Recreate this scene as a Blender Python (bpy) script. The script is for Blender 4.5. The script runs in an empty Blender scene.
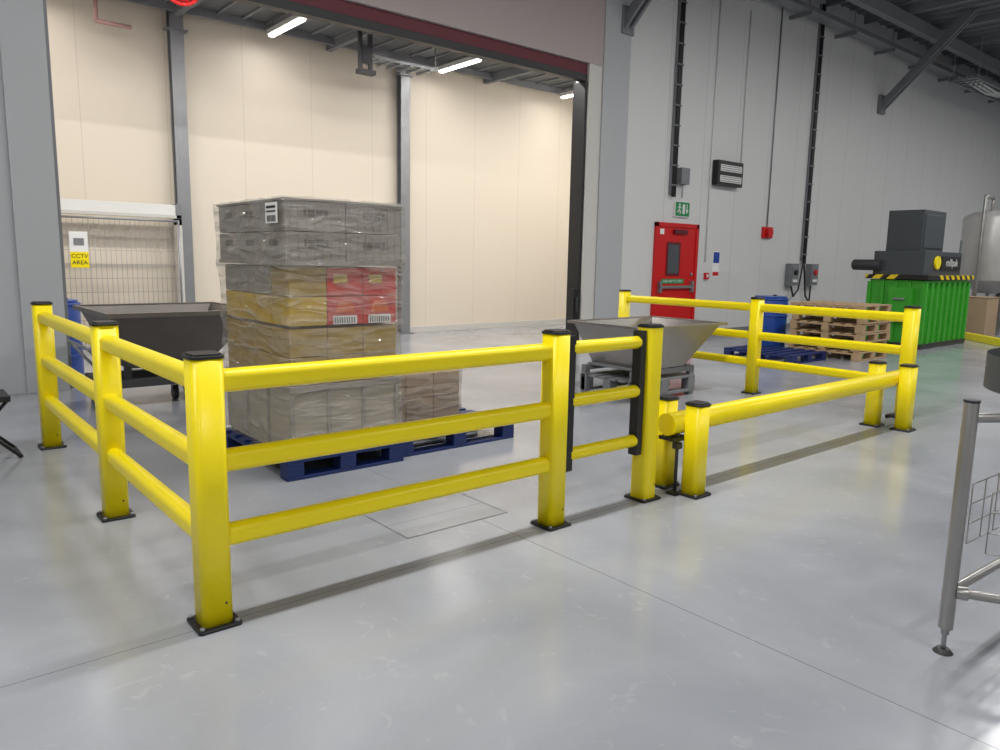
import bpy, math, random
from mathutils import Vector, Matrix
random.seed(4)
scn=bpy.context.scene
try:
    scn.view_settings.view_transform='Standard'
    scn.view_settings.look='None'
except Exception as e: print(e)

# ------------------------------------------------------------ materials
M={}
def srgb(r,g,b):
    f=lambda c:(c/255/12.92) if c/255<=.04045 else ((c/255+.055)/1.055)**2.4
    return (f(r),f(g),f(b),1)
def mat(name,col,rough=.5,metal=0,var=0,vscale=3,bump=0,bscale=20,emit=0,spec=.5,stretch=None):
    m=bpy.data.materials.new(name);m.use_nodes=True
    nt=m.node_tree;bs=nt.nodes['Principled BSDF']
    bs.inputs['Roughness'].default_value=rough;bs.inputs['Metallic'].default_value=metal
    bs.inputs['Specular IOR Level'].default_value=spec
    bs.inputs['Base Color'].default_value=col
    tc=nt.nodes.new('ShaderNodeTexCoord')
    vec=tc.outputs['Object']
    if stretch:
        mp=nt.nodes.new('ShaderNodeMapping');mp.inputs['Scale'].default_value=stretch
        nt.links.new(vec,mp.inputs['Vector']);vec=mp.outputs['Vector']
    n=nt.nodes.new('ShaderNodeTexNoise');n.inputs['Scale'].default_value=vscale;n.inputs['Detail'].default_value=5
    nt.links.new(vec,n.inputs['Vector'])
    mx=nt.nodes.new('ShaderNodeMix');mx.data_type='RGBA'
    v=max(var,.02)
    mx.inputs[6].default_value=tuple(c*(1-v) for c in col[:3])+(1,)
    mx.inputs[7].default_value=tuple(min(1,c*(1+v)) for c in col[:3])+(1,)
    nt.links.new(n.outputs['Fac'],mx.inputs[0]);nt.links.new(mx.outputs[2],bs.inputs['Base Color'])
    if bump:
        n2=nt.nodes.new('ShaderNodeTexNoise');n2.inputs['Scale'].default_value=bscale;n2.inputs['Detail'].default_value=3
        nt.links.new(vec,n2.inputs['Vector'])
        b=nt.nodes.new('ShaderNodeBump');b.inputs['Strength'].default_value=bump;b.inputs['Distance'].default_value=.02
        nt.links.new(n2.outputs['Fac'],b.inputs['Height']);nt.links.new(b.outputs['Normal'],bs.inputs['Normal'])
    if emit:
        bs.inputs['Emission Color'].default_value=col;bs.inputs['Emission Strength'].default_value=emit
    M[name]=m;return m
def panel_mat(name,col,period,offset,rough=.45,seam=.75,width=.014):
    m=mat(name,col,rough,var=.02,vscale=.6)
    nt=m.node_tree;bs=nt.nodes['Principled BSDF']
    tc=nt.nodes.new('ShaderNodeTexCoord');sp=nt.nodes.new('ShaderNodeSeparateXYZ')
    nt.links.new(tc.outputs['Object'],sp.inputs[0])
    a=nt.nodes.new('ShaderNodeMath');a.operation='ADD';a.inputs[1].default_value=100*period-offset
    nt.links.new(sp.outputs['X'],a.inputs[0])
    mo=nt.nodes.new('ShaderNodeMath');mo.operation='MODULO';mo.inputs[1].default_value=period
    nt.links.new(a.outputs[0],mo.inputs[0])
    lt=nt.nodes.new('ShaderNodeMath');lt.operation='LESS_THAN';lt.inputs[1].default_value=width
    nt.links.new(mo.outputs[0],lt.inputs[0])
    old=bs.inputs['Base Color'].links[0].from_socket
    mx=nt.nodes.new('ShaderNodeMix');mx.data_type='RGBA'
    nt.links.new(lt.outputs[0],mx.inputs[0]);nt.links.new(old,mx.inputs[6])
    mx.inputs[7].default_value=tuple(c*seam for c in col[:3])+(1,)
    nt.links.new(mx.outputs[2],bs.inputs['Base Color'])
    return m
mat('yellow',srgb(255,230,4),.34,var=.04,vscale=2,bump=.02,bscale=60)
mat('black',srgb(28,28,30),.45)
mat('dark',srgb(52,52,55),.5)
mat('cabinet',srgb(66,72,76),.5)
mat('capdark',srgb(40,40,40),.4,bump=.3,bscale=80)
mat('steel',srgb(165,163,160),.32,metal=.8,var=.1,vscale=6)
mat('tanksteel',srgb(195,193,190),.35,metal=.3,var=.1,vscale=4)
mat('galv',srgb(150,152,155),.4,metal=.6,var=.12,vscale=8)
mat('galvdull',srgb(128,130,134),.55,metal=.2,var=.1,vscale=5)
mat('hopper',srgb(112,106,100),.42,metal=.55,var=.2,vscale=4)
mat('hopper2',srgb(160,156,152),.3,metal=.85,var=.12,vscale=4)
mat('white',srgb(225,225,222),.5)
mat('paper',srgb(235,235,235),.7)
mat('red',srgb(205,22,25),.4,var=.05)
mat('maroon',srgb(95,20,34),.5)
mat('green',srgb(58,160,42),.4,var=.08)
mat('sgreen',srgb(20,140,80),.4)
mat('blue',srgb(17,38,92),.5,var=.15,vscale=5)
mat('bluedrum',srgb(30,70,150),.35,var=.06)
mat('bluesign',srgb(30,70,160),.4)
mat('wood',srgb(172,145,112),.75,var=.25,vscale=3,stretch=(1,1,8))
mat('card',srgb(172,148,120),.8,var=.08,vscale=4)
mat('crategrey',srgb(146,139,132),.5,var=.08,vscale=5)
mat('slot',srgb(92,84,78),.6)
mat('binlow',srgb(172,163,148),.55,var=.06,vscale=3)
mat('ochre',srgb(166,138,70),.55,var=.12,vscale=4)
mat('amber',srgb(200,165,40),.5,var=.2,vscale=6)
mat('boxred',srgb(205,38,34),.5,var=.08)
mat('orange',srgb(225,100,30),.5)
mat('wallgrey',srgb(178,180,182),.5,var=.03,vscale=1)
mat('fascia',srgb(176,163,160),.5,var=.03,vscale=1)
mat('jambwhite',srgb(205,202,196),.45)
mat('ceil',srgb(105,108,112),.7,var=.1)
mat('ceilbeam',srgb(125,128,132),.6)
mat('backceil',srgb(95,99,103),.6,var=.1)
mat('led',(1,.97,.94,1),.5,emit=9)
mat('pink',srgb(190,150,145),.5)
panel_mat('wallpanel',srgb(214,214,213),1.15,.25)
panel_mat('backpanel',srgb(224,213,196),1.2,.35,seam=.86)

def film():
    m=bpy.data.materials.new('stretch_film');m.use_nodes=True;nt=m.node_tree
    for n in list(nt.nodes): nt.nodes.remove(n)
    o=nt.nodes.new('ShaderNodeOutputMaterial');mix=nt.nodes.new('ShaderNodeMixShader')
    tr=nt.nodes.new('ShaderNodeBsdfTransparent');tr.inputs[0].default_value=(.97,.97,.97,1)
    pb=nt.nodes.new('ShaderNodeBsdfPrincipled');pb.inputs['Base Color'].default_value=srgb(185,180,174);pb.inputs['Roughness'].default_value=.06
    pb.inputs['Specular IOR Level'].default_value=1.0;pb.inputs['Coat Weight'].default_value=1.0;pb.inputs['Coat Roughness'].default_value=.04
    tc=nt.nodes.new('ShaderNodeTexCoord');mp=nt.nodes.new('ShaderNodeMapping');mp.inputs['Scale'].default_value=(1.6,1.6,7)
    mp.inputs['Rotation'].default_value=(.35,.4,0)
    n=nt.nodes.new('ShaderNodeTexNoise');n.inputs['Scale'].default_value=1.8;n.inputs['Detail'].default_value=3.5;n.inputs['Distortion'].default_value=1.0
    nt.links.new(tc.outputs['Object'],mp.inputs[0]);nt.links.new(mp.outputs[0],n.inputs['Vector'])
    b=nt.nodes.new('ShaderNodeBump');b.inputs['Strength'].default_value=1.0;b.inputs['Distance'].default_value=.07
    nt.links.new(n.outputs['Fac'],b.inputs['Height']);nt.links.new(b.outputs['Normal'],pb.inputs['Normal']);nt.links.new(b.outputs['Normal'],pb.inputs['Coat Normal'])
    mr=nt.nodes.new('ShaderNodeMapRange');mr.inputs[1].default_value=.38;mr.inputs[2].default_value=.72;mr.inputs[3].default_value=.16;mr.inputs[4].default_value=.5
    nt.links.new(n.outputs['Fac'],mr.inputs[0]);nt.links.new(mr.outputs[0],mix.inputs[0])
    nt.links.new(tr.outputs[0],mix.inputs[1]);nt.links.new(pb.outputs[0],mix.inputs[2]);nt.links.new(mix.outputs[0],o.inputs[0])
    M['film']=m
film()
mat('glass',srgb(90,95,100),.1,spec=.8)
def hazard():
    m=mat('hazard',srgb(235,200,20),.5)
    nt=m.node_tree;bs=nt.nodes['Principled BSDF']
    tc=nt.nodes.new('ShaderNodeTexCoord');sp=nt.nodes.new('ShaderNodeSeparateXYZ');nt.links.new(tc.outputs['Object'],sp.inputs[0])
    a=nt.nodes.new('ShaderNodeMath');a.operation='ADD';nt.links.new(sp.outputs['X'],a.inputs[0]);nt.links.new(sp.outputs['Y'],a.inputs[1])
    c=nt.nodes.new('ShaderNodeMath');c.operation='ADD';nt.links.new(a.outputs[0],c.inputs[0]);nt.links.new(sp.outputs['Z'],c.inputs[1])
    mo=nt.nodes.new('ShaderNodeMath');mo.operation='MODULO';mo.inputs[1].default_value=.26;nt.links.new(c.outputs[0],mo.inputs[0])
    lt=nt.nodes.new('ShaderNodeMath');lt.operation='LESS_THAN';lt.inputs[1].default_value=.12;nt.links.new(mo.outputs[0],lt.inputs[0])
    mx=nt.nodes.new('ShaderNodeMix');mx.data_type='RGBA';nt.links.new(lt.outputs[0],mx.inputs[0])
    mx.inputs[6].default_value=srgb(235,205,20);mx.inputs[7].default_value=srgb(25,25,25)
    nt.links.new(mx.outputs[2],bs.inputs['Base Color'])
hazard()
def floor_mat():
    m=bpy.data.materials.new('floor_epoxy');m.use_nodes=True;nt=m.node_tree;bs=nt.nodes['Principled BSDF']
    tc=nt.nodes.new('ShaderNodeTexCoord')
    def noise(s,d,dist=0):
        n=nt.nodes.new('ShaderNodeTexNoise');n.inputs['Scale'].default_value=s;n.inputs['Detail'].default_value=d;n.inputs['Distortion'].default_value=dist
        nt.links.new(tc.outputs['Object'],n.inputs['Vector']);return n.outputs['Fac']
    r=nt.nodes.new('ShaderNodeValToRGB');r.color_ramp.elements[0].position=.3;r.color_ramp.elements[1].position=.72
    r.color_ramp.elements[0].color=srgb(142,145,151);r.color_ramp.elements[1].color=srgb(170,172,178)
    nt.links.new(noise(.9,8,.6),r.inputs[0])
    r2=nt.nodes.new('ShaderNodeValToRGB');r2.color_ramp.elements[0].position=.62;r2.color_ramp.elements[1].position=.78
    nt.links.new(noise(9,6,1.5),r2.inputs[0])
    mx=nt.nodes.new('ShaderNodeMix');mx.data_type='RGBA';mx.inputs[7].default_value=srgb(194,194,194)
    mul=nt.nodes.new('ShaderNodeMath');mul.operation='MULTIPLY';mul.inputs[1].default_value=.35
    nt.links.new(r2.outputs[0],mul.inputs[0]);nt.links.new(mul.outputs[0],mx.inputs[0]);nt.links.new(r.outputs[0],mx.inputs[6])
    cur=mx.outputs[2]
    sp=nt.nodes.new('ShaderNodeSeparateXYZ');nt.links.new(tc.outputs['Object'],sp.inputs[0])
    for ax,val in (('X',1.62),('X',7.7),('Y',-.02),('X',-4.5),('Y',-6.)):
        s=nt.nodes.new('ShaderNodeMath');s.operation='SUBTRACT';s.inputs[1].default_value=val;nt.links.new(sp.outputs[ax],s.inputs[0])
        a=nt.nodes.new('ShaderNodeMath');a.operation='ABSOLUTE';nt.links.new(s.outputs[0],a.inputs[0])
        l=nt.nodes.new('ShaderNodeMath');l.operation='LESS_THAN';l.inputs[1].default_value=.003;nt.links.new(a.outputs[0],l.inputs[0])
        x=nt.nodes.new('ShaderNodeMix');x.data_type='RGBA';x.inputs[7].default_value=srgb(122,124,128)
        nt.links.new(l.outputs[0],x.inputs[0]);nt.links.new(cur,x.inputs[6]);cur=x.outputs[2]
    nt.links.new(cur,bs.inputs['Base Color'])
    mr=nt.nodes.new('ShaderNodeMapRange');mr.inputs[3].default_value=.1;mr.inputs[4].default_value=.26
    nt.links.new(noise(2.5,5),mr.inputs[0]);nt.links.new(mr.outputs[0],bs.inputs['Roughness'])
    bs.inputs['Specular IOR Level'].default_value=.6
    b=nt.nodes.new('ShaderNodeBump');b.inputs['Strength'].default_value=.13;b.inputs['Distance'].default_value=.007
    nt.links.new(noise(9,3),b.inputs['Height']);nt.links.new(b.outputs['Normal'],bs.inputs['Normal'])
    M['floor']=m
floor_mat()

# ------------------------------------------------------------ builder
class B:
    def __init__(s,name,bevel=.003):
        s.name=name;s.v=[];s.f=[];s.m=[];s.sm=[];s.mats=[];s.bevel=bevel
    def mi(s,m):
        if m not in s.mats: s.mats.append(m)
        return s.mats.index(m)
    def add(s,vs,fs,m,smooth=False):
        o=len(s.v);s.v+=[Vector(v) for v in vs]
        for i,f in enumerate(fs):
            s.f.append([o+k for k in f]);s.m.append(s.mi(m))
            s.sm.append(smooth[i] if isinstance(smooth,list) else smooth)
    def box(s,x0,x1,y0,y1,z0,z1,m):
        s.hexa([(x0,y0,z0),(x1,y0,z0),(x1,y1,z0),(x0,y1,z0)],[(x0,y0,z1),(x1,y0,z1),(x1,y1,z1),(x0,y1,z1)],m)
    def hexa(s,b,t,m):
        s.add(list(b)+list(t),[(3,2,1,0),(4,5,6,7),(0,1,5,4),(1,2,6,5),(2,3,7,6),(3,0,4,7)],m)
    def cyl(s,p0,p1,r,m,n=20,r1=None,caps=True):
        p0=Vector(p0);p1=Vector(p1);r1=r if r1 is None else r1
        d=(p1-p0).normalized();a=Vector((0,0,1)) if abs(d.z)<.9 else Vector((1,0,0))
        u=d.cross(a).normalized();w=d.cross(u)
        vs=[];
        for i in range(n):
            t=2*math.pi*i/n;vs.append(p0+(u*math.cos(t)+w*math.sin(t))*r)
        for i in range(n):
            t=2*math.pi*i/n;vs.append(p1+(u*math.cos(t)+w*math.sin(t))*r1)
        fs=[(i,i+n,(i+1)%n+n,(i+1)%n) for i in range(n)];sm=[True]*n
        if caps: fs+=[tuple(range(n)),tuple(range(2*n-1,n-1,-1))];sm+=[False,False]
        s.add(vs,fs,m,sm)
    def rprism(s,cx,cy,w,r,z0,z1,m,d=None,seg=5):
        d=d or w;pts=[]
        for sx,sy,a0 in ((1,1,0),(-1,1,90),(-1,-1,180),(1,-1,270)):
            for k in range(seg+1):
                a=math.radians(a0+90*k/seg)
                pts.append((cx+sx*(w/2-r)+r*math.cos(a),cy+sy*(d/2-r)+r*math.sin(a)))
        n=len(pts);vs=[(x,y,z0) for x,y in pts]+[(x,y,z1) for x,y in pts]
        fs=[(i,(i+1)%n,(i+1)%n+n,i+n) for i in range(n)]+[tuple(range(n-1,-1,-1)),tuple(range(n,2*n))]
        s.add(vs,fs,m,[True]*n+[False,False])
    def pipe(s,pts,r,m,n=10):
        for a,b in zip(pts[:-1],pts[1:]): s.cyl(a,b,r,m,n)
        for p in pts[1:-1]: s.ball(p,r,m)
    def ball(s,c,r,m,n=10,k=6,sz=1):
        vs=[(c[0],c[1],c[2]+r*sz)]
        for j in range(1,k):
            ph=math.pi*j/k
            for i in range(n):
                t=2*math.pi*i/n;vs.append((c[0]+r*math.sin(ph)*math.cos(t),c[1]+r*math.sin(ph)*math.sin(t),c[2]+r*sz*math.cos(ph)))
        vs.append((c[0],c[1],c[2]-r*sz));L=len(vs)-1;fs=[]
        for i in range(n): fs.append((0,1+i,1+(i+1)%n))
        for j in range(k-2):
            for i in range(n): fs.append((1+j*n+i,1+(j+1)*n+i,1+(j+1)*n+(i+1)%n,1+j*n+(i+1)%n))
        for i in range(n): fs.append((L,1+(k-2)*n+(i+1)%n,1+(k-2)*n+i))
        s.add(vs,fs,m,True)
    def tub(s,b,t,zb,zt,th,m):
        def ring(q,z,i=0): return [(q[0]+i,q[2]+i,z),(q[1]-i,q[2]+i,z),(q[1]-i,q[3]-i,z),(q[0]+i,q[3]-i,z)]
        vs=ring(b,zb)+ring(t,zt)+ring(t,zt,th)+ring(b,zb+th,th)
        fs=[(3,2,1,0)]
        for i in range(4):
            j=(i+1)%4;fs+=[(i,j,4+j,4+i),(4+i,4+j,8+j,8+i),(8+i,8+j,12+j,12+i)]
        fs.append((12,13,14,15));s.add(vs,fs,m)
    def done(s):
        me=bpy.data.meshes.new(s.name);
        if s.v:
            zmin=min(v.z for v in s.v);cx=(min(v.x for v in s.v)+max(v.x for v in s.v))/2;cy=(min(v.y for v in s.v)+max(v.y for v in s.v))/2
        if s.name.startswith(('wall','floor','ceiling')): cx=cy=zmin=0
        me.from_pydata([(v.x-cx,v.y-cy,v.z-zmin) for v in s.v],[],s.f)
        for m in s.mats: me.materials.append(M[m])
        me.polygons.foreach_set('material_index',s.m);me.polygons.foreach_set('use_smooth',s.sm);me.update()
        ob=bpy.data.objects.new(s.name,me);scn.collection.objects.link(ob);ob.location=(cx,cy,zmin)
        if s.bevel:
            bv=ob.modifiers.new('bevel','BEVEL');bv.width=s.bevel;bv.segments=2;bv.limit_method='ANGLE';bv.angle_limit=math.radians(50)
            bv.harden_normals=False
        return ob
def text(body,loc,rot,size,m,parent,name='lettering'):
    c=bpy.data.curves.new(name,'FONT');c.body=body;c.size=size;c.extrude=.001;c.align_x='CENTER';c.align_y='CENTER'
    c.materials.append(M[m]);o=bpy.data.objects.new(name,c);scn.collection.objects.link(o)
    o.location=Vector(loc)-parent.location;o.rotation_euler=rot;o.parent=parent
    return o

W=6.17;BK=9.6;CH=7.4;BC=5.15;LX=.59
# ------------------------------------------------------------ room shell
b=B('floor',0);b.box(-9,32,-11,10,-.2,0,'floor');b.done()
b=B('ceiling',0);b.box(-9,32,-11,W+.3,CH,CH+.2,'ceil');b.done()
b=B('wall_north',0)
b.box(-9,LX,W,W+.28,0,CH,'wallgrey')
b.box(LX,8.45,W,W+.28,4.7,CH,'wallgrey')
b.box(8.45,32,W,W+.28,0,CH,'wallpanel')
b.done()
b=B('wall_south',0);b.box(-9,32,-11.2,-11,0,CH,'wallpanel');b.done()
b=B('wall_west',0);b.box(-9.2,-9,-11,W,0,CH,'wallgrey');b.done()
b=B('wall_east',0);b.box(32,32.2,-11,W,0,CH,'wallgrey');b.done()
b=B('wall_loading_bay_back',0);b.box(-2.2,14,BK,BK+.2,0,BC,'backpanel');b.done()
b=B('wall_loading_bay_left',0);b.box(-2.2,-2,W+.28,BK,0,BC,'backpanel');b.done()
b=B('wall_loading_bay_right',0);b.box(13.8,14,W+.28,BK,0,BC,'backpanel');b.done()
b=B('ceiling_loading_bay',0);b.box(-2.2,14,W+.28,BK+.2,BC,BC+.1,'backceil');b.done()
b=B('baseboard_back',.002);b.box(-2,13.8,BK-.03,BK,0,.12,'jambwhite');b.done()
b=B('baseboard_north',.002);b.box(9.42,10.3,W-.02,W,0,.12,'galvdull');b.box(11.76,32,W-.02,W,0,.12,'galvdull');b.done()
b=B('trim_door_fascia');b.box(-3,8.76,W-.04,W,4.7,6.4,'fascia');b.done()
b=B('trim_door_jamb');b.box(8.45,8.76,W-.03,W,0,4.7,'jambwhite');b.box(8.76,9.42,W-.06,W,0,CH,'wallgrey')
b.box(.2,LX,W-.05,W,0,4.7,'wallgrey');b.done()
b=B('roller_shutter_door')
b.box(LX,8.45,W+.02,W+.14,4.53,4.7,'maroon');b.box(LX,8.45,W+.01,W+.15,4.42,4.53,'black')
b.box(8.39,8.45,W+.0,W+.28,0,4.42,'black');b.box(LX,LX+.05,W+.06,W+.2,0,4.42,'galvdull')
b.box(8.26,8.38,W-.02,W+.1,.45,1.0,'black');b.box(8.3,8.35,W-.06,W-.02,.6,.85,'dark')
b.done()
for x in (2.9,6.97,12.6):
    b=B('steel_column');b.box(x-.1,x+.1,BK-.18,BK-.165,0,BC,'galv');b.box(x-.1,x+.1,BK-.045,BK-.03,0,BC,'galv');b.box(x-.007,x+.007,BK-.165,BK-.04,0,BC,'galvdull')
    b.box(x-.16,x+.16,BK-.24,BK-.03,0,.02,'galvdull');b.box(x-.16,x+.16,BK-.22,BK-.02,BC-.35,BC-.33,'galv')
    b.done()
b=B('ceiling_purlins',.002)
for y in (6.9,7.7,9.3):
    b.box(-2,13.8,y-.03,y+.03,BC-.12,BC,'galvdull');
for x in (.2,2.9,5.5,9,11.9):
    b.box(x-.05,x+.05,W+.3,BK,BC-.15,BC-.0,'ceilbeam')
for i in range(40): b.box(-2+i*.39,-1.96+i*.39,W+.3,BK,BC-.03,BC,'ceilbeam')
b.done()
b=B('cable_tray',.002)
b.box(3.0,13.7,7.4,7.43,BC-.26,BC-.2,'galv');b.box(3.0,13.7,7.62,7.65,BC-.26,BC-.2,'galv');b.box(3.0,13.7,7.4,7.65,BC-.265,BC-.255,'galv')
for x in range(3,14,2): b.cyl((x+.4,7.53,BC-.25),(x+.4,7.53,BC),.012,'galv',8)
b.done()
b=B('ceiling_unit_bracket',.003)
b.box(5.32,5.38,8.2,8.26,BC-.75,BC,'dark');b.box(5.5,5.56,8.2,8.26,BC-.75,BC,'dark');b.box(5.3,5.6,8.16,8.3,BC-.77,BC-.7,'dark');b.box(5.38,5.5,8.19,8.27,BC-.6,BC-.34,'dark')
b.box(5.6,6.85,8.2,8.24,BC-.5,BC-.45,'galv');b.box(5.6,6.85,8.5,8.54,BC-.5,BC-.45,'galv')
for i in range(6): b.box(5.65+i*.2,5.7+i*.2,8.15,8.6,BC-.53,BC-.5,'galv')
b.cyl((6.8,8.22,BC-.5),(6.8,8.22,BC),.01,'galv');b.done()
b=B('hose_reel',.0)
cx,cy,cz=2.4,7.6,4.88
for r0 in (.24,.18):
    pts=[(cx+r0*math.cos(t*math.pi/12),cy,cz+r0*math.sin(t*math.pi/12)) for t in range(25)];b.pipe(pts,.025,'red',8)
b.cyl((cx,cy-.06,cz),(cx,cy+.06,cz),.07,'maroon');b.box(cx-.03,cx+.03,cy-.03,cy+.03,cz,BC,'dark')
for k in range(4):
    a=k*math.pi/2+.4;b.cyl((cx,cy,cz),(cx+.24*math.cos(a),cy,cz+.24*math.sin(a)),.012,'red',8)
b.done()
b=B('sprinkler_pipe',0);b.pipe([(1.75,7.2,BC-.2),(1.75,9.2,BC-.2),(1.75,9.2,BC-.5),(2.2,9.2,BC-.5)],.03,'pink');b.cyl((1.75,7.6,BC-.2),(1.75,7.6,BC),.012,'galv',8);b.cyl((1.75,8.8,BC-.2),(1.75,8.8,BC),.012,'galv',8);b.done()

# lights
def batten(name,x,y,z,L,power,along='X',top=None,em='led',size=.2,col=(1,.96,.9)):
    b=B(name,.004)
    hx,hy=(L/2,.07) if along=='X' else (.07,L/2)
    b.box(x-hx,x+hx,y-hy,y+hy,z,z+.07,'white')
    b.box(x-hx+.03,x+hx-.03,y-hy+.015,y+hy-.015,z-.03,z,em)
    if top:
        for s in (-.35,.35):
            px,py=(x+s*L,y) if along=='X' else (x,y+s*L)
            b.cyl((px,py,z+.07),(px,py,top),.006,'galv',6)
    ob=b.done()
    l=bpy.data.lights.new('lamp','AREA');l.shape='RECTANGLE';l.energy=power;l.color=col
    l.size=L if along=='X' else size;l.size_y=size if along=='X' else L
    lo=bpy.data.objects.new('lamp',l);scn.collection.objects.link(lo);lo.parent=ob;lo.location=Vector((x,y,z-.04))-ob.location
    return ob
for x in (1.0,4.28,7.6,10.8):
    batten('bay_fill_light',x,8.6,BC-.2,1.2,9,'Y',BC-.0,col=(1,.965,.915))
for x in (0,2.5,5,7.5,10,12.3):
    batten('bay_fill_light',x,6.75,BC-.28,1.5,58,'X',BC-.0,col=(1,.965,.915))  # added fill row hidden behind the door header, evens out the bay light
for x in (-6.5,-3.5,-.5,2.5,5.5,9,13,17.5,22,27):
    batten('highbay_light',x,0.15,6.4,1.5,112,'X',CH-.0,size=.14,col=(1,.995,.985))
for x in (-4.5,1,6.5,12,19,26):
    batten('highbay_light',x,-6,6.4,1.5,128,'X',CH-.0,size=.14,col=(1,.995,.985))

b=B('ceiling_beams',.003)
for i in range(22):
    x=-8+i*1.85;b.box(x-.04,x+.04,-11,W,CH-.18,CH,'ceilbeam')
for y in (5.2,2.4,-1.5,-7): b.box(-9,32,y-.09,y+.09,CH-.45,CH-.18,'ceilbeam')
for i in range(100): b.box(-8.9+i*.4,-8.86+i*.4,-11,W,CH-.04,CH,'ceilbeam')
b.done()
for x0 in (9.3,19.1):
    b=B('roof_brace')
    for dx in (-.07,.07):
        b.hexa([(x0+dx-.03,W-.06,5.35),(x0+dx+.03,W-.06,5.35),(x0+dx+.03,W-.06,5.6),(x0+dx-.03,W-.06,5.6)],[(x0+dx-.03,W-2.0,CH-.12),(x0+dx+.03,W-2,CH-.12),(x0+dx+.03,W-1.85,CH),(x0+dx-.03,W-1.85,CH)],'galvdull')
    b.box(x0-.15,x0+.15,W-.09,W-.06 if x0<10 else W,5.3,5.75,'galvdull');b.done()
b=B('wall_cable_tray')
b.box(12,31,W-.5,W-.2,6.7,6.72,'galv');b.box(12,31,W-.5,W-.48,6.72,6.8,'galv');b.box(12,31,W-.22,W-.2,6.72,6.8,'galv')
for i in range(10): b.box(12.5+i*2,12.54+i*2,W-.5,W,6.62,6.7,'galvdull');b.cyl((12.5+i*2,W-.45,6.7),(12.5+i*2,W-.45,CH-.2),.012,'galv',6)
for k in range(4): b.cyl((12,W-.45+k*.06,6.75),(31,W-.45+k*.06,6.75),.02,'black',8)
b.done()
b=B('hanging_cable_ladder',.002)
for y in (4.7,5.3): b.box(21,27,y-.03,y+.03,6.25,6.36,'galv')
for i in range(20): b.box(21+i*.3,21.05+i*.3,4.7,5.3,6.25,6.29,'galv')
for x in (21.2,23.5,26): 
    for y in (4.7,5.3): b.cyl((x,y,6.3),(x,y,CH),.015,'galv',6)
for k in range(3): b.pipe([(21.2,4.85+k*.12,6.33),(23,4.85+k*.12,6.22),(25,4.85+k*.12,6.35),(27,4.85+k*.12,6.3)],.03,'white',8)
b.done()

# ------------------------------------------------------------ wall fittings
b=B('vertical_cable_tray')
b.box(10.72,10.88,W-.05,W-.0,2.75,CH-.2,'galvdull')
for k in range(3): b.cyl((10.76+k*.04,W-.07,2.7),(10.76+k*.04,W-.07,CH-.2),.018,'black',8)
for i in range(12): b.box(10.71,10.89,W-.085,W-.05,2.9+i*.36,2.93+i*.36,'galvdull')
b.box(10.95,11.2,W-.12,W,2.95,3.25,'galvdull');b.cyl((11.07,W-.06,2.7),(11.07,W-.06,2.95),.015,'galv',8)
b.done()
b=B('vertical_cable_tray')
b.box(15.74,15.9,W-.05,W,1.6,CH-.2,'galvdull')
for k in range(3): b.cyl((15.78+k*.04,W-.07,1.5),(15.78+k*.04,W-.07,CH-.2),.02,'black',8)
for i in range(14): b.box(15.73,15.91,W-.09,W-.05,1.7+i*.4,1.73+i*.4,'galvdull')
b.pipe([(15.78,W-.07,1.5),(15.6,W-.09,.9),(15.4,W-.09,.75),(15.3,W-.07,.99)],.02,'black');b.pipe([(15.82,W-.07,1.5),(15.95,W-.09,.75),(16.15,W-.09,.6),(16.2,W-.07,.99)],.02,'black')
b.done()
for x in (15.3,16.2):
    b=B('isolator_switch');b.box(x-.17,x+.17,W-.15,W,1.0,1.5,'galvdull');b.box(x-.13,x+.13,W-.165,W-.15,1.05,1.45,'galv');b.cyl((x,W-.2,1.3),(x,W-.165,1.3),.06,'red' if x>16 else 'black');b.box(x-.1,x+.1,W-.17,W-.16,1.08,1.14,'paper');b.done()
b=B('electrical_conduit',0)
b.cyl((13.05,W-.02,3.2),(13.05,W-.02,6.5),.014,'white',8);b.done()
b=B('electrical_conduit',0);b.cyl((14.2,W-.02,2.29),(14.2,W-.02,6.9),.014,'galv',8);b.done()
b=B('electrical_conduit',0);b.cyl((12.0,W-.02,1.5),(12.0,W-.02,6.5),.012,'white',8);b.done()
b=B('downpipe',0);b.cyl((29.3,W-.12,.0),(29.3,W-.12,6.5),.09,'dark',16)
for z in (1,3,5): b.box(29.18,29.42,W-.22,W,z,z+.06,'galv')
b.done()
b=B('insect_light_trap')
b.box(12.08,12.95,W-.14,W,3.02,3.5,'black')
for i,z in enumerate((3.08,3.29)):
    b.box(12.15,12.88,W-.16,W-.14,z,z+.13,'white')
    for k in range(3): b.box(12.17,12.86,W-.165,W-.16,z+.02+k*.04,z+.03+k*.04,'dark')
b.done()
b=B('fire_alarm_sounder');b.box(14.02,14.4,W-.05,W,2.04,2.28,'red');b.cyl((14.21,W-.12,2.16),(14.21,W-.05,2.16),.1,'red');b.done()
b=B('fire_call_point');b.box(12.0,12.12,W-.05,W,1.15,1.28,'red');b.box(12.03,12.09,W-.055,W-.05,1.19,1.25,'paper');b.done()
b=B('safety_notice',.001);b.box(12.28,12.5,W-.01,W,1.2,1.72,'paper');b.box(12.29,12.49,W-.014,W-.01,1.48,1.7,'bluesign');b.box(12.29,12.49,W-.014,W-.01,1.22,1.3,'red');b.done()
b=B('fire_exit_sign',.001)
b.box(10.92,11.34,W-.05,W-.0,2.36,2.62,'sgreen');b.box(10.9,11.36,W-.04,W,2.34,2.64,'white')
yy=W-.055
b.ball((11.02,yy,2.57),.022,'white')
b.pipe([(11.02,yy,2.55),(11.01,yy,2.48),(11.05,yy,2.44),(11.04,yy,2.4)],.013,'white',8)
b.pipe([(11.01,yy,2.48),(10.98,yy,2.44),(10.95,yy,2.43)],.012,'white',8)
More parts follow.
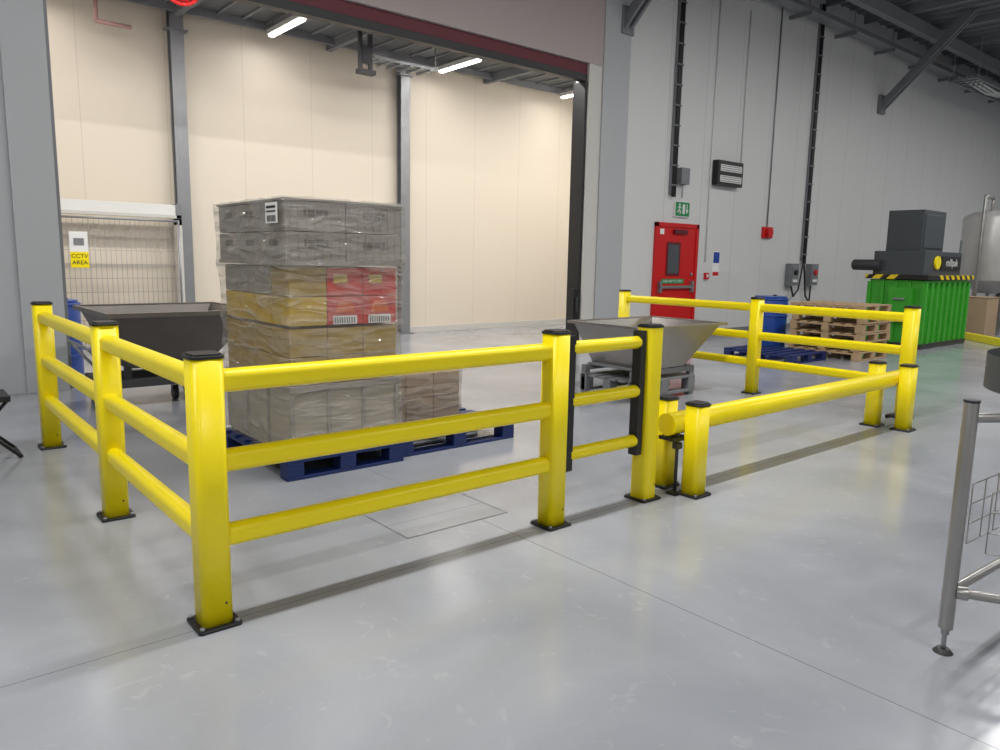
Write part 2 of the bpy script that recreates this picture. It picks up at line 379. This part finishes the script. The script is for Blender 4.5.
b.pipe([(10.97,yy,2.51),(11.02,yy,2.54),(11.07,yy,2.51)],.01,'white',8)
b.box(11.12,11.19,yy-.002,yy+.01,2.4,2.58,'white')
b.box(11.245,11.265,yy-.002,yy+.01,2.47,2.58,'white')
b.add([(11.21,yy,2.48),(11.3,yy,2.48),(11.255,yy,2.4)],[(0,2,1)],'white')
b.done()
b=B('door_1')
b.box(10.36,10.44,W-.05,W,0,2.22,'red');b.box(11.62,11.7,W-.05,W,0,2.22,'red');b.box(10.36,11.7,W-.05,W,2.14,2.22,'red')
b.box(10.44,11.62,W-.03,W,0.01,2.14,'red')
b.box(10.72,11.14,W-.042,W-.03,1.22,1.86,'maroon');b.box(10.77,11.09,W-.046,W-.04,1.27,1.81,'glass')
b.box(10.5,11.56,W-.09,W-.05,.98,1.03,'galv');b.box(10.5,10.56,W-.1,W-.03,.9,1.12,'galv');b.box(11.5,11.56,W-.1,W-.03,.9,1.12,'galv')
b.box(10.6,11.3,W-.036,W-.03,1.07,1.16,'sgreen');b.box(10.9,11.3,W-.08,W-.03,2.02,2.1,'maroon')
b.cyl((11.52,W-.06,1.25),(11.52,W-.03,1.25),.03,'galv');b.box(10.5,10.62,W-.036,W-.03,2.0,2.1,'paper')
b.box(10.44,11.62,W-.036,W-.03,.02,.2,'galv')
d=b.done();text('PUSH BAR TO OPEN',(10.95,W-.038,1.115),(math.pi/2,0,0),.065,'white',d)

# ------------------------------------------------------------ barriers
PH=1.1
def post(b,x,y,h=PH,w=.125):
    b.rprism(x,y,w,.03,.012,h-.012,'yellow')
    b.rprism(x,y,w+.01,.034,h-.014,h-.001,'black')
    b.rprism(x,y,w-.012,.026,h-.002,h+.006,'capdark')
    b.rprism(x,y,.172,.015,0,.013,'black')
    for sx in (-1,1):
        for sy in (-1,1):
            b.cyl((x+sx*.07,y+sy*.07,.013),(x+sx*.07,y+sy*.07,.025),.01,'galv',8)
    b.cyl((x+.03,y-w/2-.002,.1),(x+.03,y-w/2+.002,.1),.005,'dark',8)
RH=(.99,.668,.36)
def rail(b,p,q,z,r=.047):
    p=Vector((p[0],p[1],z));q=Vector((q[0],q[1],z));d=(q-p).normalized();s=Vector((-d.y,d.x,0));up=Vector((0,0,1))
    prof=[]
    n=28
    for i in range(n):
        t=2*math.pi*i/n
        a=math.cos(t);c=math.sin(t)
        a=max(-.86,min(.86,a))
        prof.append((a*r,c*r))
    vs=[p+s*a+up*c for a,c in prof]+[q+s*a+up*c for a,c in prof]
    b.add(vs,[(i,(i+1)%n,(i+1)%n+n,i+n) for i in range(n)],'yellow',True)
def fence(name,posts,links):
    b=B(name,.0)
    for p in posts: post(b,*p)
    for i,j in links:
        p=Vector(posts[i]);q=Vector(posts[j]);d=(q-p).normalized()
        for z in RH: rail(b,p+d*.05,q-d*.05,z)
    return b.done()
fence('safety_barrier',[(0,0),(1.885,0),(0,1.59),(0,3.53)],[(0,1),(0,2),(2,3)])
fence('safety_barrier',[(6.767,.09),(6.767,1.756),(6.767,3.724)],[(0,1),(1,2)])
b=B('safety_gate',.002)
post(b,2.687,0)
for x in (1.985,2.59):
    b.box(x-.026,x+.026,-.032,.032,.3,1.07,'black')
for z in (1.0,.7,.39):
    b.cyl((2.0,0,z),(2.57,0,z),.038,'yellow',20)
for z in (.45,.95): b.box(2.61,2.63,-.02,.02,z-.05,z+.05,'dark')
b.done()
b=B('low_traffic_barrier',0)
LZ=.455
for (x,y) in ((3.01,-.15),(3.02,.105),(6.2,-.15),(6.17,.115)):
    b.rprism(x,y,.125,.03,.012,.59,'yellow');b.rprism(x,y,.135,.034,.588,.6,'black');b.rprism(x,y,.11,.026,.6,.607,'capdark');b.rprism(x,y,.172,.015,0,.013,'black')
    for sx in (-1,1):
        for sy in (-1,1): b.cyl((x+sx*.07,y+sy*.07,.013),(x+sx*.07,y+sy*.07,.025),.01,'galv',8)
b.cyl((2.87,-.02,LZ),(6.33,-.02,LZ),.072,'yellow',32)
b.box(2.86,3.0,-.1,.03,.355,.378,'black');b.cyl((2.925,-.07,.02),(2.925,-.07,.4),.011,'dark',10)
b.box(2.88,2.96,-.11,-.03,.0,.012,'black');b.box(2.9,2.95,-.09,-.05,.3,.34,'dark')
b.cyl((6.5,-.0,.1),(6.2,-.0,.1),.02,'dark',10);b.cyl((6.5,0,0),(6.5,0,.1),.02,'dark',10)
b.done()

# ------------------------------------------------------------ pallets / load
def pallet(b,x0,y0,L,Wd,m,z=0):
    H=.14;n=7 if Wd>1 else 5
    for i in range(n):
        w=.1 if n==7 else .11;g=(Wd-n*w)/(n-1);y=y0+i*(w+g);b.box(x0,x0+L,y,y+w,z+H-.022,z+H,m)
    for i in range(3):
        x=x0+i*(L-.12)/2;b.box(x,x+.12,y0,y0+Wd,z+H-.044,z+H-.023,m)
        for k in range(3):
            y=y0+k*(Wd-.12)/2;b.box(x,x+.12,y,y+.12,z+.022,z+H-.045,m)
    for k in range(3):
        y=y0+k*(Wd-.12)/2;b.box(x0,x0+L,y,y+.12,z,z+.021,m)
b=B('blue_pallet');pallet(b,1.04,1.62,.9,1.2,'blue');b.done()
b=B('blue_pallet');pallet(b,1.96,1.7,1.12,1.1,'blue');b.done()
b=B('wrapped_pallet_load',.006)
z0=.142
X0,X1,Y0,Y1=1.09,1.93,1.66,2.82
b.box(X0+.02,X1-.02,Y0+.02,Y1-.02,z0,.58,'binlow')
for i in range(0,4):
    x=X0+.02+(X1-X0-.04)*i/3;b.box(x-.012,x+.012,Y0+.005,Y0+.03,z0+.02,.57,'crategrey')
for i in range(0,4):
    y=Y0+.02+(Y1-Y0-.04)*i/3;b.box(X0+.005,X0+.03,y-.012,y+.012,z0+.02,.57,'crategrey')
b.box(X0,X1,Y0,Y1,.58,.62,'crategrey')
def grid(zb,hz,nz,fn,nx=3,ny=4,e=0.015):
    w=(X1-X0-2*e)/nx;d=(Y1-Y0-2*e)/ny
    for ix in range(nx):
        for iy in range(ny):
            x=X0+e+ix*w;y=Y0+e+iy*d
            for iz in range(nz): b.box(x+.003,x+w-.003,y+.003,y+d-.003,zb+iz*hz,zb+iz*hz+hz-.006,fn(ix,iy,iz))
grid(.625,.19,2,lambda ix,iy,iz:'ochre')
grid(1.02,.195,2,lambda ix,iy,iz:'boxred' if ix>=1 and iy==0 else (('amber' if iz==0 else 'ochre') if iy==0 else ('amber' if iz==0 else 'crategrey')))
w=(X1-X0-.03)/3
for ix in (1,2):
    x=X0+.015+ix*w
    b.hexa([(x+.06,Y0+.012,1.1),(x+w-.06,Y0+.012,1.1),(x+w-.06,Y0+.02,1.1),(x+.06,Y0+.02,1.1)],[(x+.09,Y0+.012,1.18),(x+w-.09,Y0+.012,1.18),(x+w-.09,Y0+.02,1.18),(x+.09,Y0+.02,1.18)],'orange')
    b.box(x+.05,x+w-.12,Y0+.012,Y0+.02,1.3,1.36,'amber')
    b.box(x+.04,x+w-.05,Y0+.008,Y0+.014,1.022,1.08,'paper')
    for k in range(9): b.box(x+.05+k*.018,x+.057+k*.018,Y0+.006,Y0+.009,1.03,1.07,'black')
b.box(X0-.015,X1+.015,Y0-.015,Y1+.015,1.415,1.44,'crategrey')
for ix in range(2):
    for iy in range(3):
        w=(X1-X0+.02)/2;d=(Y1-Y0+.02)/3;x=X0-.01+ix*w;y=Y0-.01+iy*d
        for iz in range(2):
            zz=1.44+iz*.195
            b.box(x+.004,x+w-.004,y+.004,y+d-.004,zz,zz+.188,'crategrey')
            if iy==0:
                b.box(x+.13,x+w-.13,y-.001,y+.004,zz+.1,zz+.14,'slot')
                for k in range(7): b.box(x+.03+k*.058,x+.036+k*.058,y-.003,y+.004,zz+.015,zz+.175,'crategrey')
            if ix==0:
                b.box(x-.001,x+.004,y+.13,y+d-.13,zz+.1,zz+.14,'slot')
b.box(X0-.018,X1+.018,Y0-.018,Y1+.018,1.825,1.84,'crategrey')
b.box(X0-.05,X0-.045,Y0+.02,Y0+.2,1.68,1.81,'paper')
for k in range(7): b.box(X0-.053,X0-.049,Y0+.04+k*.02,Y0+.05+k*.02,1.69,1.73,'black')
b.box(X0-.053,X0-.049,Y0+.04,Y0+.18,1.75,1.76,'black');b.box(X0-.053,X0-.049,Y0+.04,Y0+.18,1.775,1.79,'black')
load=b.done()
def skin(name,levels,x0,x1,y0,y1,parent):
    b=B(name,0);n=14
    rings=[]
    for z,e in levels:
        ring=[]
        for i in range(4*n):
            s=i//n;t=(i%n)/n
            c=[(x0,y0),(x1,y0),(x1,y1),(x0,y1)];a=c[s];d=c[(s+1)%4]
            px=a[0]+(d[0]-a[0])*t;py=a[1]+(d[1]-a[1])*t
            cx=(x0+x1)/2;cy=(y0+y1)/2
            j=random.uniform(-.007,.007)
            ring.append((cx+(px-cx)*(1+(e+j)/.42),cy+(py-cy)*(1+(e+j)/.58),z+random.uniform(-.006,.006)))
        rings.append(ring)
    vs=[p for r in rings for p in r];N=4*n
    fs=[(k*N+i,k*N+(i+1)%N,(k+1)*N+(i+1)%N,(k+1)*N+i) for k in range(len(rings)-1) for i in range(N)]
    b.add(vs,fs,'film',True);o=b.done();o.location=o.location-parent.location;o.parent=parent
    es=o.modifiers.new('split','EDGE_SPLIT');es.split_angle=math.radians(40)
    return o
lv=[(.15,.03),(.2,.02),(.3,.012),(.45,.012),(.58,.02),(.64,.02),(.8,.012),(.95,.012),(1.02,.016),(1.15,.014),(1.3,.014),(1.4,.03),(1.46,.034),(1.6,.03),(1.75,.03),(1.85,.03)]
skin('stretch_film',lv,X0,X1,Y0,Y1,load)
b=B('carton_stack',.004)
for ix in range(3):
    for iy in range(2):
        for iz in range(4):
            b.box(2.02+ix*.27,2.02+ix*.27+.265,2.13+iy*.34,2.13+iy*.34+.335,.142+iz*.1,.142+iz*.1+.097,'card')
cs=b.done()
skin('stretch_film',[(.15,.0),(.25,.003),(.36,.002),(.46,.002),(.545,.003)],2.01,2.84,2.12,2.815,cs)

# ------------------------------------------------------------ hoppers
def caster(b,x,y,r=.07):
    b.cyl((x-.02,y,r),(x+.02,y,r),r,'black',20);b.cyl((x-.024,y,r),(x+.024,y,r),r*.45,'galv',14)
    b.box(x-.035,x-.026,y-.02,y+.02,r-.01,r*2+.03,'galv');b.box(x+.026,x+.035,y-.02,y+.02,r-.01,r*2+.03,'galv');b.box(x-.05,x+.05,y-.05,y+.05,r*2+.03,r*2+.045,'galv')
b=B('tilting_hopper')
b.tub((.85,1.6,4.75,5.35),(.62,1.95,4.3,5.6),.38,.93,.012,'hopper')
t=(.62,1.95,4.3,5.6)
b.box(t[0]-.04,t[1]+.04,t[2]-.04,t[2],.9,.945,'hopper');b.box(t[0]-.04,t[1]+.04,t[3],t[3]+.04,.9,.945,'hopper')
b.box(t[0]-.04,t[0],t[2],t[3],.9,.945,'hopper');b.box(t[1],t[1]+.04,t[2],t[3],.9,.945,'hopper')
b.box(.6,1.62,4.72,4.8,.2,.28,'dark');b.box(.6,1.62,5.3,5.38,.2,.28,'dark')
b.box(.6,.68,4.72,5.38,.2,.28,'dark');b.box(1.54,1.62,4.72,5.38,.2,.28,'dark')
for x in (.85,1.5):
    for y in (4.76,5.34): b.box(x-.03,x+.03,y-.03,y+.03,.28,.45,'dark')
for x,y in ((.66,4.76),(1.34,5.0),(.66,5.34),(1.56,5.34),(1.56,4.76)): caster(b,x,y,.075)
b.cyl((.5,4.6,.6),(.5,5.5,.6),.015,'galv');b.cyl((.5,4.6,.6),(.72,4.74,.3),.015,'galv');b.cyl((.5,5.5,.6),(.72,5.36,.3),.015,'galv')
b.done()
b=B('stainless_hopper')
t=(5.07,6.45,2.0,3.0)
b.tub((5.25,5.95,2.12,2.85),t,.34,.8,.01,'hopper2')
b.box(t[0]-.05,t[1]+.05,t[2]-.05,t[2],.785,.815,'hopper2');b.box(t[0]-.05,t[1]+.05,t[3],t[3]+.05,.785,.815,'hopper2')
b.box(t[0]-.05,t[0],t[2],t[3],.785,.815,'hopper2');b.box(t[1],t[1]+.05,t[2],t[3],.785,.815,'hopper2')
for y in (2.12,2.82):
    b.box(5.1,6.15,y,y+.06,.27,.33,'galvdull')
for x in (5.2,5.6,6.0):
    b.box(x,x+.07,2.12,2.88,.32,.35,'galvdull')
for y in (2.1,2.45,2.8):
    b.box(5.1,6.15,y,y+.1,.04,.07,'galvdull')
    for x in (5.1,5.55,6.03): b.box(x,x+.12,y,y+.1,.06,.2,'galvdull')
for i in range(6): b.box(5.1,6.15,2.1+i*.14,2.2+i*.14,.2,.225,'galvdull')
for x in (5.1,6.07):
    for y in (2.12,2.82): b.box(x,x+.08,y,y+.06,.0,.28,'galvdull')
b.done()

# ------------------------------------------------------------ far items
b=B('wooden_pallet_stack')
for i in range(6):
    j=random.uniform(-.04,.04);pallet(b,10.75+j,2.35+random.uniform(-.04,.04),1.0,1.2,'wood',z=i*.146)
b.done()
b=B('blue_pallet');pallet(b,9.5,2.75,1.0,1.2,'blue');b.done()
def drum(name,x,y,m='bluedrum'):
    b=B(name,.006);b.cyl((x,y,0),(x,y,.9),.29,m,32)
    for z in (.02,.3,.6,.88): b.cyl((x,y,z-.015),(x,y,z+.015),.3,m,32)
    b.cyl((x,y,.9),(x,y,.93),.27,m,32);b.cyl((x+.14,y,.93),(x+.14,y,.95),.035,'black',12);b.done()
drum('plastic_drum',11.05,4.1);drum('plastic_drum',.58,6.85)
b=B('waste_baler',.006)
x0,x1,y0,y1=13.45,15.6,2.5,3.55
b.box(x0+.04,x1-.04,y0+.04,y1-.04,.08,1.24,'green')
for i in range(9): 
    x=x0+.02+i*(x1-x0-.1)/8;b.box(x,x+.07,y0,y0+.05,.05,1.2,'green')
for i in range(5):
    y=y0+.02+i*(y1-y0-.1)/4;b.box(x0,x0+.05,y,y+.07,.05,1.2,'green')
b.box(x0-.03,x1+.03,y0-.03,y1+.03,1.25,1.33,'hazard')
b.box(x0,x1,y0,y1,.0,.1,'dark')
b.box(x0+.02,x1-.4,y0+.08,y1-.08,1.33,1.76,'cabinet');b.box(x0+.2,14.65,2.73,3.35,1.76,2.5,'cabinet')
b.box(x0+.26,14.58,2.715,2.73,1.82,2.42,'cabinet')
b.box(x0-.1,x0+.05,y0+.2,y0+.6,.5,1.1,'green');b.cyl((x0-.12,y0+.3,.9),(x0-.12,y0+.5,.9),.02,'galv')
b.cyl((13.4,3.3,1.5),(13.4,3.8,1.5),.1,'dark',20);b.cyl((13.4,3.79,1.5),(13.4,3.82,1.5),.08,'green',20)
b.cyl((14.0,2.58,1.56),(14.0,2.54,1.56),.12,'yellow',24)
b.box(14.2,15.1,2.55,2.58,1.44,1.68,'black');b.box(15.2,15.24,2.6,2.64,1.33,2.0,'galv')
d=b.done();text('millpak',(14.65,2.545,1.56),(math.pi/2,0,0),.2,'white',d)
b=B('stainless_tank',.004)
tx,ty=19.0,3.25
b.cyl((tx,ty,1.2),(tx,ty,2.6),.65,'tanksteel',40);b.ball((tx,ty,2.6),.65,'tanksteel',32,12,.3);b.cyl((tx,ty,.9),(tx,ty,1.2),.2,'tanksteel',32,r1=.65)
for k in range(4):
    a=math.pi/4+k*math.pi/2;b.cyl((tx+.6*math.cos(a),ty+.6*math.sin(a),0),(tx+.6*math.cos(a),ty+.6*math.sin(a),1.4),.04,'steel',12)
b.pipe([(tx-.3,ty,2.7),(tx-.3,ty,3.05),(tx-.8,ty,3.05),(tx-.8,ty,.6),(tx,ty,.6),(tx,ty,.95)],.04,'steel');b.done()
b=B('cardboard_box',.004);b.box(17.3,18.0,2.7,3.3,0,.85,'card');b.box(17.28,17.62,2.68,3.32,.851,.86,'card');b.box(17.66,18.02,2.68,3.32,.851,.86,'card');b.done()
b=B('wooden_crate',.004)
b.box(18.2,18.9,1.6,2.3,0.1,.8,'wood')
for z in (.1,.35,.6): b.box(18.17,18.2,1.6,2.3,z,z+.18,'wood');b.box(18.2,18.9,1.57,1.6,z,z+.18,'wood')
b.box(18.2,18.3,1.6,2.3,0,.1,'wood');b.box(18.8,18.9,1.6,2.3,0,.1,'wood');b.done()
b=B('kerb_barrier',.01)
p=Vector((16.75,2.96,0));q=Vector((15.2,1.4,0));dd=(q-p).normalized();nn=Vector((-dd.y,dd.x,0))*.08
b.hexa([p-nn,q-nn,q+nn,p+nn],[p-nn*.7+Vector((0,0,.14)),q-nn*.7+Vector((0,0,.14)),q+nn*.7+Vector((0,0,.14)),p+nn*.7+Vector((0,0,.14))],'yellow')
b.done()

# ------------------------------------------------------------ loading bay left items
b=B('white_lintel_frame');b.box(.9,2.78,BK-.38,BK-.3,2.05,2.2,'white');b.box(.9,2.78,BK-.4,BK-.28,2.0,2.05,'jambwhite');b.box(2.7,2.78,BK-.4,BK-.24,1.9,2.22,'galvdull');b.box(.9,.98,BK-.4,BK-.26,0,2.0,'jambwhite');b.box(2.7,2.78,BK-.4,BK-.26,0,2.0,'jambwhite');b.done()
b=B('wire_mesh_fence_panel',0)
fx0,fx1,fy=1.05,2.68,BK-.55
b.pipe([(fx0,fy,.1),(fx0,fy,1.95),(fx1,fy,1.95),(fx1,fy,.1),(fx0,fy,.1)],.016,'galv')
n=24
for i in range(1,n): x=fx0+(fx1-fx0)*i/n;b.cyl((x,fy,.1),(x,fy,1.95),.003,'galv',5)
for i in range(1,9): z=.1+i*.2;b.cyl((fx0,fy-.004,z),(fx1,fy-.004,z),.003,'galv',5)
b.box(fx0-.1,fx0+.1,fy-.25,fy+.1,0,.1,'dark');b.box(fx1-.1,fx1+.1,fy-.25,fy+.1,0,.1,'dark')
f=b.done()
b=B('cctv_sign',.001);b.box(1.2,1.43,fy-.04,fy-.008,1.25,1.75,'paper');b.box(1.2,1.43,fy-.044,fy-.04,1.25,1.47,'yellow')
b.box(1.25,1.38,fy-.044,fy-.04,1.56,1.66,'galvdull')
s=b.done();text('CCTV',(1.315,fy-.046,1.41),(math.pi/2,0,0),.08,'black',s);text('AREA',(1.315,fy-.046,1.32),(math.pi/2,0,0),.08,'black',s)

b=B('access_cover',0)
for (a,c,d,e) in ((1.12,1.82,.3,.308),(1.12,1.82,.79,.798),(1.12,1.128,.3,.79),(1.812,1.82,.3,.79)): b.box(a,c,d,e,0,.0015,'galvdull')
b.box(1.13,1.81,.31,.789,0,.001,'floor');b.done()

b=B('folding_stool',.002)
sx,sy=-.43,3.45
b.box(sx-.2,sx+.16,sy-.18,sy+.18,.42,.46,'black')
for s_ in (-1,1):
    b.cyl((sx-.2,sy+s_*.16,.42),(sx+.2,sy+s_*.16,.01),.012,'black',8);b.cyl((sx+.14,sy+s_*.14,.42),(sx-.22,sy+s_*.14,.01),.012,'black',8)
b.cyl((sx+.2,sy-.16,.015),(sx+.2,sy+.16,.015),.012,'black',8);b.cyl((sx-.22,sy-.14,.015),(sx-.22,sy+.14,.015),.012,'black',8)
b.done()

b=B('rotary_collecting_table',.002)
tc=Vector((2.72,-2.33,0));R=.7;legs=[]
for k in range(3):
    a=math.radians(147.2+120*k);p=tc+Vector((R*math.cos(a),R*math.sin(a),0));legs.append(p)
    b.cyl((p.x,p.y,.1),(p.x,p.y,.99),.026,'steel',24);b.cyl((p.x,p.y,.99),(p.x,p.y,1.0),.028,'dark',24)
    b.cyl((p.x,p.y,.02),(p.x,p.y,.11),.009,'galv',12);b.cyl((p.x,p.y,0),(p.x,p.y,.018),.037,'dark',20,r1=.022);b.cyl((p.x,p.y,.075),(p.x,p.y,.1),.016,'galv',6)
    b.cyl((p.x,p.y,.93),(tc.x,tc.y,.93),.018,'steel',16)
for i in range(3):
    p=legs[i];q=legs[(i+1)%3];b.cyl((p.x,p.y,.25),(q.x,q.y,.25),.018,'steel',16)
    d=(q-p).normalized();b.cyl((p.x+d.x*.02,p.y+d.y*.02,.25),(p.x+d.x*.06,p.y+d.y*.06,.25),.026,'steel',16)
    for z in (.42,.5,.58,.66): b.cyl((p.x+d.x*.1,p.y+d.y*.1,z),(q.x-d.x*.1,q.y-d.y*.1,z),.003,'steel',6)
    for k in range(9):
        w=p+d*(.1+k*(1.21-.2)/8);b.cyl((w.x,w.y,.42),(w.x,w.y,.66),.003,'steel',6)
b.cyl((tc.x,tc.y,.88),(tc.x,tc.y,1.05),.08,'dark',24);b.cyl((tc.x,tc.y,1.0),(tc.x,tc.y,1.03),.49,'steel',64)
b.cyl((tc.x,tc.y,1.0),(tc.x,tc.y,1.14),.505,'cabinet',64,caps=False)
b.done()

# ------------------------------------------------------------ camera
pi,ro,ya=.1541,.0188,.698
F=Vector((math.sin(ya)*math.cos(pi),math.cos(ya)*math.cos(pi),-math.sin(pi)));R=Vector((math.cos(ya),-math.sin(ya),0));U=R.cross(F)
R2=R*math.cos(ro)+U*math.sin(ro);U2=U*math.cos(ro)-R*math.sin(ro)
mw=Matrix(((R2.x,U2.x,-F.x,-.9526),(R2.y,U2.y,-F.y,-2.9112),(R2.z,U2.z,-F.z,1.481),(0,0,0,1)))
cam=bpy.data.cameras.new('camera');cam.lens=36*.74718;cam.sensor_width=36;cam.clip_end=200
co=bpy.data.objects.new('camera',cam);scn.collection.objects.link(co);co.matrix_world=mw;scn.camera=co
w=bpy.data.worlds.new('world');scn.world=w;w.use_nodes=True;w.node_tree.nodes['Background'].inputs[0].default_value=(.6,.62,.65,1);w.node_tree.nodes['Background'].inputs[1].default_value=.3
